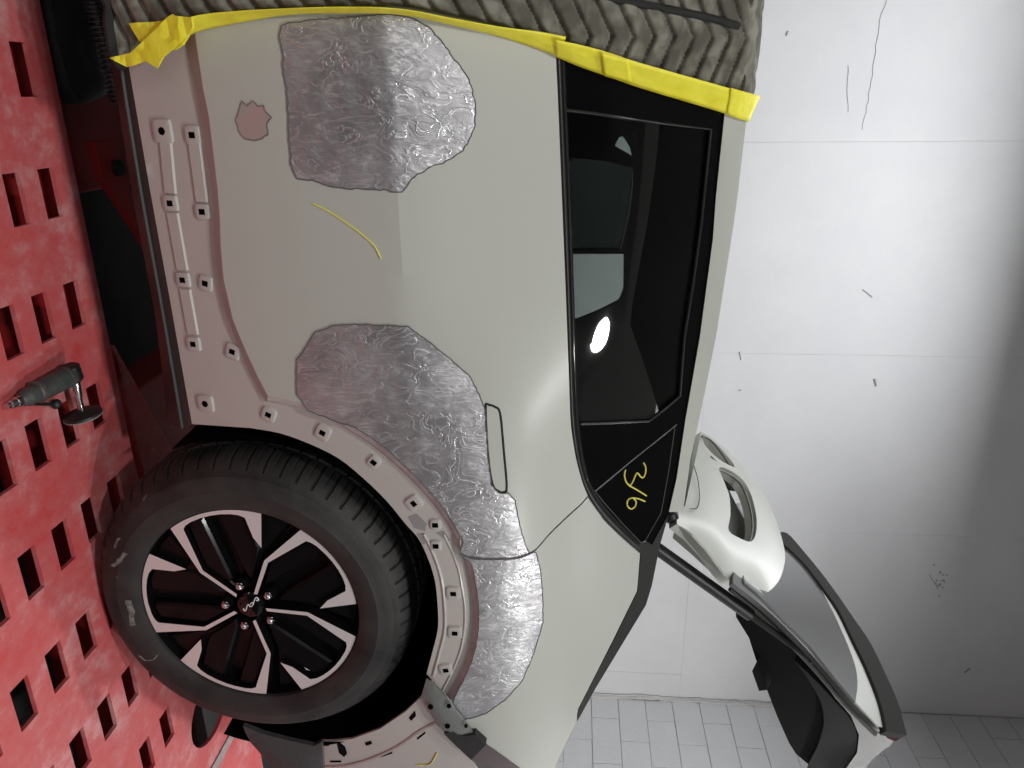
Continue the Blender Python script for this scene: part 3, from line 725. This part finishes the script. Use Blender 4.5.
# ================================================================== WHEEL (part of the car)
ZC = .362
wheel = lathe('wheel', [(.2508, .004), (.250, .0005), (.2492, .002), (.2485, .012), (.236, .06), (.232, .20), (.245, .23)], 96, 0, wheel_black, car, 30, center=(0, ZC))
TP = [(.2505, .012), (.2512, .001), (.2535, -.006), (.262, -.011), (.275, -.0155), (.290, -.018), (.300, -.0185), (.302, -.0172), (.318, -.0155), (.333, -.008), (.3345, -.0055), (.345, .003), (.353, .012), (.360, .022), (.3655, .034), (.3685, .047), (.370, .060), (.3705, .077), (.363, .0785), (.363, .0885), (.371, .090), (.371, .105), (.371, .122), (.363, .1235), (.363, .1335), (.371, .135), (.371, .150), (.371, .166), (.363, .1675), (.363, .1775), (.3705, .179), (.3695, .20), (.366, .222), (.352, .236), (.30, .248), (.25, .238)]
NB = 60
def tread(a, j):
    fr = (a*NB/(2*math.pi) + (.36 if 20 <= j <= 22 else 0) + (.72 if 25 <= j <= 27 else 0) + .001) % 1
    if 12 <= j <= 17: return -.006 if fr < .14 else (-.0022 if (.50 < fr < .57 and j > 13) else 0)
    if 20 <= j <= 22 or 25 <= j <= 27: return -.006 if fr < .14 else 0
    if 30 <= j <= 32: return -.006 if fr < .14 else 0
    return 0
tyre = lathe('tyre', TP, NB*14, 0, rubber, wheel, 32, center=(0, ZC), rfun=tread)
for vtx in tyre.data.vertices:
    if vtx.co.z < .001: vtx.co.z = .001
# chalky scuffs on the sidewall
def side_pt(r, a, d=0):
    for (r0, y0), (r1, y1) in zip(TP, TP[1:]):
        if r0 <= r <= r1: return Vector((r*math.cos(a), lerp(y0, y1, (r-r0)/(r1-r0 or 1))-d, ZC+r*math.sin(a)))
def scuff(pts, w):
    v, f = [], []
    for i, (r, a) in enumerate(pts):
        for s in (-1, 0, 1): v.append(side_pt(min(.351, max(.255, r+s*w*random.uniform(.5, 1.1))), a, .0009 if s == 0 else .0003))
    for i in range(len(pts)-1):
        for k in range(2): f.append((i*3+k, i*3+k+1, i*3+4+k, i*3+3+k))
    o = mesh('scuff_mark', v, f, chalk, wheel, 60)
    if o.data.polygons[0].normal.y > 0: o.data.flip_normals()
def pol(px):
    P = atY(*px, -.015); return (math.hypot(P.x, P.z-ZC), math.atan2(P.z-ZC, P.x))
for l, w in (([(113, 566), (120, 560), (126, 552)], .006), ([(114, 548), (117, 540), (120, 538)], .004), ([(128, 600), (132, 612), (133, 625)], .007), ([(139, 655), (146, 660), (155, 659), (157, 655)], .005), ([(116, 575), (119, 577)], .003), ([(140, 503), (144, 498)], .003)):
    scuff([pol(p) for p in dense(l, 3, False, .3)], w)
def polar(r, a): return Vector((r*math.cos(math.radians(a)), 0, ZC+r*math.sin(math.radians(a))))
def slab(name, pts, y0, y1, m, parent, bev=.0015, yf=None, side=False):
    bm = bmesh.new(); vs_ = [bm.verts.new((p.x, y0+(yf(p) if yf else 0), p.z)) for p in pts]
    fc = bm.faces.new(vs_); r = bmesh.ops.extrude_face_region(bm, geom=[fc]); nv = [e for e in r['geom'] if isinstance(e, bmesh.types.BMVert)]
    bmesh.ops.translate(bm, verts=nv, vec=(0, y1-y0, 0))
    if bev:
        top = [e for e in bm.edges if all(abs(v_.co.y-y0) < 1e-6 for v_ in e.verts)] if not yf else []
        if top: bmesh.ops.bevel(bm, geom=top, offset=bev, segments=1, affect='EDGES')
    bmesh.ops.recalc_face_normals(bm, faces=bm.faces)
    bmesh.ops.triangulate(bm, faces=[f_ for f_ in bm.faces if len(f_.verts) > 4])
    if side:
        for f_ in bm.faces: f_.material_index = 0 if f_.normal.y < -.9 else 1
    return bmobj(name, bm, m, parent, 25)
lathe('hub_face', [(.020, .024), (.05, .030), (.12, .036), (.2, .036), (.245, .030)], 96, 0, wheel_black, wheel, 30, center=(0, ZC))
HOOK = [(.037, 157.8), (.1335, 158.2), (.2493, 145.6)] + [(.2493, 145.6-(145.6-94.5)*k/14) for k in range(1, 15)] + [(.1632, 91), (.1844, 97.9), (.2320, 103.0), (.2372, 106.5), (.2392, 111), (.2400, 116.5), (.2402, 122), (.2400, 127.3), (.2392, 134), (.2370, 137.5), (.2322, 139.9), (.1324, 154.1), (.0406, 146.5)]
for k in range(5):
    da = 72*k-72*2
    slab('spoke_accent', [polar(r, a+da) for r, a in HOOK], -.001, .028, [machined, wheel_black], wheel, 0, side=True)
    la = 124+da; d = Vector((math.cos(math.radians(la)), 0, math.sin(math.radians(la)))); s = Vector((-d.z, 0, d.x)); c0 = Vector((0, 0, ZC))
    P = lambda r, a: c0+d*(r*math.cos(math.radians(a)))+s*(r*math.sin(math.radians(a)))
    Q = lambda x, y: c0+d*x+s*y
    slab('spoke_rib', [Q(.075, .0175), Q(.232, .0175), P(.2405, 8), P(.2345, 14.5), P(.134, 29.5), P(.055, 24)], .010, .036, wheel_black, wheel, .005)
    slab('spoke_rib', [P(.060, -26), P(.150, -31), P(.186, -25), P(.2345, -19), P(.2405, -10), Q(.232, -.0175), Q(.075, -.0175)], .010, .036, wheel_black, wheel, .005)
    a2 = la+36+3; wdg = [polar(.06, a2), polar(.135, a2-3), polar(.246, a2-12.5), polar(.248, a2-2), polar(.246, a2+12), polar(.17, a2+14)]
    slab('web_facet', wdg, .016, .036, wheel_black, wheel, .008)
    lc = c0+d*.0565
    bm = bmesh.new()
    bmesh.ops.create_cone(bm, cap_ends=True, segments=20, radius1=.0150, radius2=.0150, depth=.024, matrix=Matrix.Translation((lc.x, .020, lc.z)) @ Matrix.Rotation(math.pi/2, 4, 'X')); bmobj('lug_well', bm, void_black, wheel)
    bm = bmesh.new()
    bmesh.ops.create_cone(bm, cap_ends=True, segments=6, radius1=.0100, radius2=.0100, depth=.012, matrix=Matrix.Translation((lc.x, .004, lc.z)) @ Matrix.Rotation(math.pi/2, 4, 'X'))
    bmesh.ops.create_uvsphere(bm, u_segments=14, v_segments=8, radius=.0085, matrix=Matrix.Translation((lc.x, -.002, lc.z)))
    bmobj('lug_nut', bm, chrome, wheel, 40)
lathe('centre_cap', [(.0, -.001), (.024, -.0005), (.029, .001), (.033, .006), (.035, .02)], 48, 0, gloss_black, wheel, 30, center=(0, ZC))
gl = lambda l: [atY(225+x/12.8, 575+y/12.8, -.0022) for x, y in l]
for l in ([(235, 430), (250, 458), (268, 448), (280, 405), (296, 378), (318, 402), (340, 402), (362, 372), (345, 352), (322, 378)], [(362, 372), (372, 335), (390, 292), (408, 286)], [(395, 318), (415, 328), (432, 318), (408, 286)]):
    tube('cap_logo', gl(smooth(l, 4)), .0011, mat('logo_silver', (.85, .85, .85), .4), wheel, 6)

# ================================================================== TAILGATE (open, part of the car)
Zn = .36
A_ = atY(765, 590, Zn); Bq = atY(905, 735, Zn)
TG = Plane(A_, Bq, A_+Vector((0, 1, 0)))
LIP_I = [(781, 541), (803, 562), (821.6, 585.6), (839, 610.6), (854, 641), (866.7, 667), (878.4, 696), (884, 715.7), (886.5, 730)]
GLS_R = [(780, 545), (801, 561), (814, 579), (829, 604), (844, 636), (855, 665), (857.5, 684), (855.5, 702)]
tg_glass = mat('rear_glass_reflective', (.15, .155, .158), .2, coat=1, coatr=.05, spec=1)
gate = panel('tailgate', smooth([(733, 583), (760, 604), (784, 626), (812, 655), (850, 700), (878, 727), (886, 729)], 3) + smooth(LIP_I[::-1], 3) + [(765, 530), (735, 545)], TG.shifted(.006), mat('gate_seal_black', (.02, .02, .02), .5), car, .012, .06, 8)
panel('rear_glass', [(745, 583), (758, 594), (782, 618), (810, 646), (836, 679), (855.5, 702)] + smooth(GLS_R[::-1], 3) + [(765, 530), (740, 555)], TG, tg_glass, gate, .006, .06, 8)
panel('gate_paint', smooth(GLS_R, 3) + [(866, 713), (878, 726), (885, 728.5)] + smooth(LIP_I[::-1], 3)[1:], TG.shifted(.002), paint, gate, .004, .05, 6)
lip_o = [(776, 533), (787, 533), (801, 548), (821.6, 573), (839, 596.6), (855, 620), (870.6, 643), (886, 674.6), (898, 702), (904, 723.5), (907, 735)]
panel('spoiler_lip', smooth(lip_o, 3) + [(896, 733.5), (886.5, 731)] + smooth(LIP_I[::-1], 3), TG.shifted(-.008), dark_lip, gate, .020, .05, 6)
panel('tail_lamp', [(881, 728.5), (888, 731.5), (906, 735.5), (895, 741.5), (887, 738)], Plane(atY(881, 728, Zn-.01), atY(906, 735, Zn-.01), atY(895, 742, Zn-.005)), mat('lamp_dark_red', (.08, .005, .008), .15, coat=1), gate, .03, 0, 4)
pn = [atY(733, 583, .36), atY(870, 715, .36), atY(777, 716, .75)]
IT = Plane(*pn)
trim = panel('inner_trim', [(726, 581), (735, 594), (736, 617), (749, 638), (755, 657), (767, 690), (777, 716), (789, 743), (796, 754), (808, 764), (816, 785), (850, 785), (858, 760), (860, 740), (852, 718), (833, 697), (812, 664), (775, 622), (745, 590), (733, 583)], IT, void_black, gate, .02, .05, 6)
panel('trim_rim', smooth([(794, 660), (816, 681), (833.5, 700), (849, 717), (856.5, 735), (855, 752), (843, 770), (835, 790)], 3) + smooth([(800, 790), (808, 765), (818, 745), (824, 722), (820, 700), (806, 676)], 3), IT.shifted(-.012), mat('trim_charcoal', (.009, .010, .0095), .7, spec=.1), gate, .012, .04, 6)
panel('side_cheek', smooth([(812, 664), (833, 683), (855, 710), (867, 722.5), (882, 733), (894, 741)], 3) + smooth([(890, 746), (880, 753), (867, 766), (855, 790)], 3)[:-1] + [(838, 790), (845, 770), (857, 753), (859, 735), (851, 716), (835, 698)], Plane(atY(812, 664, .37), atY(894, 741, .36), atY(845, 770, .62)), inner_grey, gate, .02, .04, 6)
for off, r_, m in (((0, 0), .011, satin_black), ((5, -6), .007, grey_trim), ((-5, 4), .007, mat('seal_grey', (.13, .13, .125), .5))):
    tube('gate_seal', [atY(x+off[0], y+off[1], .345) for x, y in smooth([(735, 585), (760, 606), (784, 629), (814, 659), (850, 700), (880, 730)], 4)], r_, m, gate, 8)
panel('latch_block', [(752, 671), (755.5, 664), (766, 682), (767, 690), (759, 691)], IT.shifted(-.03), void_black, gate, .04, 0, 5)
panel('catch', [(832, 688), (836, 687), (848, 701), (846, 703)], Plane(atY(832, 688, .33), atY(848, 701, .33), atY(846, 703, .36)), void_black, gate, .01, 0, 5)
# spoiler with its two openings
SPL = Plane(atY(766, 591, .34), atY(673, 520, .27), atY(701, 433, .74))
sp_o = smooth([(701, 431.7), (710.5, 436.6), (728, 451), (743.7, 467), (759, 488), (771, 508), (779, 529), (784, 547), (785, 560.6), (780.5, 577.5), (773, 588), (768, 592)], 3) + [(748, 585.5), (728, 579), (722.7, 574), (706, 551), (691, 535), (677, 524), (676.4, 511.8), (685, 506), (694, 466), (697, 453)]
slotN = smooth([(715, 470), (726, 472.7), (738, 481.5), (745.7, 494), (750.6, 510), (752.5, 525.5), (750.6, 539), (745.7, 544), (736, 541), (724, 533), (726, 517.7), (725, 498), (720, 484.5)], 3, True)
slotF = smooth([(702, 436.5), (708, 438.5), (714, 444), (724, 457), (731, 469), (722, 466), (714, 460), (705, 449)], 3, True)
spoiler = panel('spoiler', sp_o, SPL, paint, gate, .025, .035, 5, holes=[slotN, slotF], disp=lambda a, b, d: .015*math.sin(min(1, d/.10)*math.pi/2))
panel('winglet_flap', [(672.5, 538), (676, 525), (691, 535.5), (706, 551.5), (722.7, 574.5), (708.6, 570), (690, 553)], Plane(SPL.hit(677, 524), SPL.hit(722, 574), atY(690, 553, SPL.hit(700, 549).y+.05)), paint, gate, .005, 0, 5)
inn = SPL.shifted(.055)
panel('slot_liner', [(712, 474), (718, 487), (724, 500), (722, 534), (738, 546), (746, 549), (748, 525), (738, 508), (727, 486), (720, 474)], inn, mat('liner_grey', (.20, .20, .195), .5), spoiler, .004, .05, 6)
panel('slot_liner', [(735, 504), (748, 500), (758, 520), (757, 545), (746, 550), (746, 530)], SPL.shifted(.07), mat('liner_light', (.38, .38, .38), .4), spoiler, .004, .05, 6)
panel('slot_liner', [(712, 466), (726, 468), (742, 480), (746, 492), (730, 490), (722, 482)], SPL.shifted(.05), satin_black, spoiler, .004, 0, 6)
for l in (slotN, slotF): tube('slot_edge', [SPL.shifted(-.010).hit(*p) for p in l[:20]], .0035, mat('edge_grey', (.10, .10, .098), .5), spoiler, 6)
tube('groove_shade', [SPL.shifted(-.012).hit(*p) for p in smooth([(694, 466), (698, 480.5), (699.4, 498), (697, 508), (690, 509)], 4)], .0012, seam_shade, spoiler, 5)
# far rail of the roof spoiler
# gas strut
sa, sb = atY(652, 545, .32), atY(812, 659, .345)
mid = sa.lerp(sb, .60)
strut = tube('gas_strut', [sa, sa.lerp(sb, .2), mid, mid+(sb-sa).normalized()*.003], [.017, .017, .0165, .010], satin_black, car, 16)
tube('strut_rod', [mid, sb], .0095, grey_trim, strut, 12)
bm = bmesh.new(); bmesh.ops.create_uvsphere(bm, u_segments=14, v_segments=8, radius=.014, matrix=Matrix.Translation(sb)); bmobj('ball_joint', bm, satin_black, strut)
bm = bmesh.new(); bmesh.ops.create_uvsphere(bm, u_segments=14, v_segments=10, radius=.02, matrix=Matrix.Translation(atY(671, 516, .30))); bmobj('hinge_bumper', bm, satin_black, car)

# ================================================================== BLANKET AND TAPE
camo = bpy.data.materials.new('camouflage_quilt'); camo.use_nodes = True
nt = camo.node_tree; N = nt.nodes; L = nt.links; p = N['Principled BSDF']; p.inputs['Roughness'].default_value = .92; p.inputs['Specular IOR Level'].default_value = .15
tc = N.new('ShaderNodeTexCoord'); vo = N.new('ShaderNodeTexNoise'); vo.inputs['Scale'].default_value = 26; vo.inputs['Detail'].default_value = 2; vo.inputs['Distortion'].default_value = .3
L.new(tc.outputs['Object'], vo.inputs['Vector']); r = N.new('ShaderNodeValToRGB'); r.color_ramp.interpolation = 'LINEAR'
e = r.color_ramp.elements; e[0].position = .38; e[0].color = (.115, .108, .088, 1); e[1].position = .64; e[1].color = (.25, .24, .20, 1)
k_ = e.new(.47); k_.color = (.15, .142, .117, 1); k_ = e.new(.55); k_.color = (.195, .186, .153, 1)
L.new(vo.outputs['Fac'], r.inputs['Fac']); L.new(r.outputs['Color'], p.inputs['Base Color'])
fb_ = N.new('ShaderNodeTexNoise'); fb_.inputs['Scale'].default_value = 220; bp = N.new('ShaderNodeBump'); bp.inputs['Strength'].default_value = .3; bp.inputs['Distance'].default_value = .003
L.new(tc.outputs['Object'], fb_.inputs['Vector']); L.new(fb_.outputs['Fac'], bp.inputs['Height']); L.new(bp.outputs['Normal'], p.inputs['Normal'])
EDGEB = smooth([(126, 66), (150, 36), (185, 20), (240, 14), (290, 9), (345, 7), (400, 6), (450, 15), (500, 26), (560, 42), (600, 55), (640, 67), (700, 86), (742, 102)], 4)
eb = [Body(-.012).hit(*p) for p in EDGEB]
# profile rows up the flank then over the roof
rows = []
eb_r = eb
top = eb[-1]
prof_rows = []
NS = 330
L_ = [0]
for a, b in zip(eb_r, eb_r[1:]): L_.append(L_[-1]+(b-a).length)
for i in range(NS):
    s = L_[-1]*i/(NS-1); j = max(k for k in range(len(L_)-1) if L_[k] <= s+1e-9); t = (s-L_[j])/((L_[j+1]-L_[j]) or 1)
    prof_rows.append(eb_r[j].lerp(eb_r[j+1], t))
NJ = 190; x_end = -1.95
def tri(x): x = x % 1; return abs(2*x-1)
def quilt(u_, w_):
    a = (w_ + .075*tri(u_/.26) + .012*math.sin(u_*9))/.041
    h = min(1, 1.25*abs(math.sin(math.pi*a))**.75)
    b = (u_+.3*w_)/.13; q = .72+.28*min(1, abs((b % 1)-.5)*9)
    return h*q
v, f = [], []
rowsP = []
for i, e_ in enumerate(prof_rows):
    row = []
    for j in range(NJ+1):
        t = (j/NJ)**1.25; x = lerp(e_.x, x_end, t)
        base = Vector((x, S(x, e_.z)-.008, e_.z))
        w_ = L_[-1]*i/(NS-1)
        h = .015*quilt(x, w_)*min(1, .35+j/5) + .007*noise.noise(Vector((x*4, w_*3, 2)))*min(1, j/14) + .010*min(1, j/8)
        h += .0016*noise.noise(Vector((x*30, w_*30, 9)))*min(1, j/4)
        base.y -= h; row.append(base)
    rowsP.append(row)
nflank = len(rowsP)
last = rowsP[-1]
for k in range(1, 44):                                   # over the cant rail and across the roof
    t = k/43; row = []
    for j, P in enumerate(last):
        yy = P.y + .02*math.sin(min(1, t*3)*math.pi/2) + t**1.3*1.0; zz = P.z + .055*math.sin(min(1, t*2.6)*math.pi/2)*(1-.0*t) + .012*t
        w_ = L_[-1] + t*1.0
        zz += .006*quilt(P.x, w_)*min(1, k/5.) + .003*noise.noise(Vector((P.x*8, w_*8, 4)))
        row.append(Vector((P.x, yy, zz)))
    rowsP.append(row)
nr = len(rowsP); v = [p_ for row in rowsP for p_ in row]; K = NJ+1
f = [(i*K+j, i*K+j+1, (i+1)*K+j+1, (i+1)*K+j) for i in range(nr-1) for j in range(NJ)]
blanket = mesh('quilted_blanket', v, f, camo, None, 60)
if blanket.data.polygons[0].normal.y > 0: blanket.data.flip_normals()
sm = blanket.modifiers.new('thick', 'SOLIDIFY'); sm.thickness = .006; sm.offset = -1
tag(blanket, 'quilted camouflage moving blanket draped over the front of the car', 'blanket')
# dark binding along the blanket's lower hem and right edge
hem = tube('hem_binding', [p_ + Vector((0, -.002, -.004)) for p_ in rowsP[0][::3]], .009, mat('binding_black', (.02, .02, .019), .85), blanket, 8)
tube('strap_binding', [Body(-.030).hit(*p) for p in smooth([(440, -42), (520, -22), (590, -6), (642, 4), (705, 17), (738, 26)], 5)], .007, MATS['binding_black'], blanket, 8)

def tape(name, up_, lo_, off0, off1, label, seed, n=70):
    a = resample(up_, n); b = resample(lo_, n); K = 7; v, f = [], []
    for i in range(n):
        for k in range(K):
            t = k/(K-1); px = (lerp(a[i][0], b[i][0], t), lerp(a[i][1], b[i][1], t))
            P = Body(lerp(off0, off1, t)).hit(*px)
            P.y += .0035*noise.noise(Vector((P.x*30+seed, P.z*24, k*.6)))*(1 if 0 < k < K-1 else .4)
            v.append(P)
    for i in range(n-1):
        for k in range(K-1): f.append((i*K+k, i*K+k+1, (i+1)*K+k+1, (i+1)*K+k))
    o = mesh(name, v, f, tape_m, None, 40)
    if o.data.polygons[0].normal.y > 0: o.data.flip_normals()
    s_ = o.modifiers.new('thick', 'SOLIDIFY'); s_.thickness = .0006; s_.offset = -1
    return tag(o, label, 'tape', 'yellow tape holding the blanket edge')
tape('masking_tape', smooth([(176, 22), (200, 15), (240, 11), (290, 8.5), (345, 7), (400, 9), (450, 18), (500, 27), (540, 32), (566, 37)], 4), smooth([(186, 37), (205, 30), (240, 23), (290, 15), (345, 13.5), (400, 15), (450, 25), (500, 37), (540, 50), (560, 58)], 4), -.040, -.003,
     'long narrow yellow tape strip along the blanket edge above the bare metal patches', 1)
tape('masking_tape', smooth([(555, 40), (580, 45), (606, 52), (640, 63), (700, 80), (760, 97)], 4), smooth([(556, 57), (580, 67), (606, 76), (640, 88), (700, 106), (749, 121)], 4), -.044, -.006,
     'wide yellow tape strip along the blanket edge across the dark window', 5)
tape('masking_tape', [(601, 53), (628, 60)], [(604, 76), (632, 84)], -.048, -.010, 'short yellow tape piece stuck across the wide strip at the window', 9, 10)
tape('masking_tape', [(731, 88), (760, 96)], [(727, 115), (749, 122)], -.048, -.010, 'yellow tape end piece at the roof corner of the blanket', 12, 10)
def crumple(px, off, label, seed):
    o = panel('masking_tape', px, Body(off), tape_m, None, .0012, .012, 5, disp=lambda a, b, d: .012*abs(noise.noise(Vector((a*16+seed, b*16, seed))))+.005*noise.noise(Vector((a*50, b*50, seed))), ang=14)
    return tag(o, label, 'tape', 'yellow tape holding the blanket edge')
crumple([(129, 23.5), (163, 21), (173, 14), (178, 18), (192, 20), (193, 30), (184, 45), (176, 50), (150, 47), (139, 41)], -.040, 'crumpled yellow tape wad over the sill, with a pointed corner on the blanket', 3)
crumple([(111, 58), (130, 53), (141, 44), (170, 15.5), (193, 17.5), (194, 27), (187, 36), (176, 47), (164, 57), (157.5, 68.5), (146, 61), (133, 66), (126, 67)], -.052, 'crumpled yellow tape tail with ragged torn points hanging over the sill edge', 8)

# ================================================================== AIR SANDER ON THE DECK
tl = thing('air_sander', (-.5, .03, 0), 'small grey right angle air sander with black disc pad on the red deck', 'air sander')
hd = atZ(69, 376, .040); tail = atZ(20, 401, .024); fit_ = atZ(7, 406.5, .020)
ax = (hd-tail).normalized()
def along(t): return tail.lerp(hd, t)
tube('handle_body', [along(0), along(.03), along(.12), along(.14), along(.30), along(.34), along(.55), along(.95), along(1.0)], [.010, .013, .016, .0175, .0175, .021, .0215, .0225, .020], tool_body_m, tl, 20, 30)
for t in (.14, .33, .90): tube('grip_ring', [along(t), along(t+.025)], .0232 if t > .3 else .0185, mat('ring_tan', (.10, .08, .07), .5), tl, 20)
tube('air_inlet', [fit_, fit_.lerp(tail, .25), fit_.lerp(tail, .3), fit_.lerp(tail, .65), fit_.lerp(tail, .7), tail], [.006, .006, .0085, .0085, .0105, .0105], steel, tl, 14, 25)
padc = Vector((-.452, .036, .040)); hdir = (padc-hd).normalized()
h2 = hd+ax*.012
tube('angle_head', [h2-hdir*.022, h2-hdir*.018, h2+hdir*.012, h2+hdir*.018], [.012, .0175, .0175, .012], tool_black, tl, 18, 30)
pd = Vector((1, .12, .08)).normalized()
tube('spindle', [h2+hdir*.015, h2.lerp(padc, .55), h2.lerp(padc, .60), padc], [.0095, .0085, .0065, .007], steel, tl, 16, 30)
tube('backing_pad', [padc-pd*.008, padc-pd*.006, padc, padc+pd*.004], [.014, .018, .037, .0385], tool_black, tl, 36, 30)
tube('sanding_disc', [padc+pd*.0045, padc+pd*.007], .0395, mat('disc_grey', (.20, .20, .19), .8), tl, 36, 30)
lv = along(.25)+Vector((.022, .004, -.006)); le = atZ(56, 404, .016)
tube('trigger_lever', [along(.18)+Vector((.014, 0, -.004)), lv, lv.lerp(le, .7), le], [.003, .003, .004, .004], tool_black, tl, 8)
bm = bmesh.new(); bmesh.ops.create_uvsphere(bm, u_segments=12, v_segments=8, radius=.011, matrix=Matrix.Translation(le)); bmobj('lever_knob', bm, tool_black, tl)
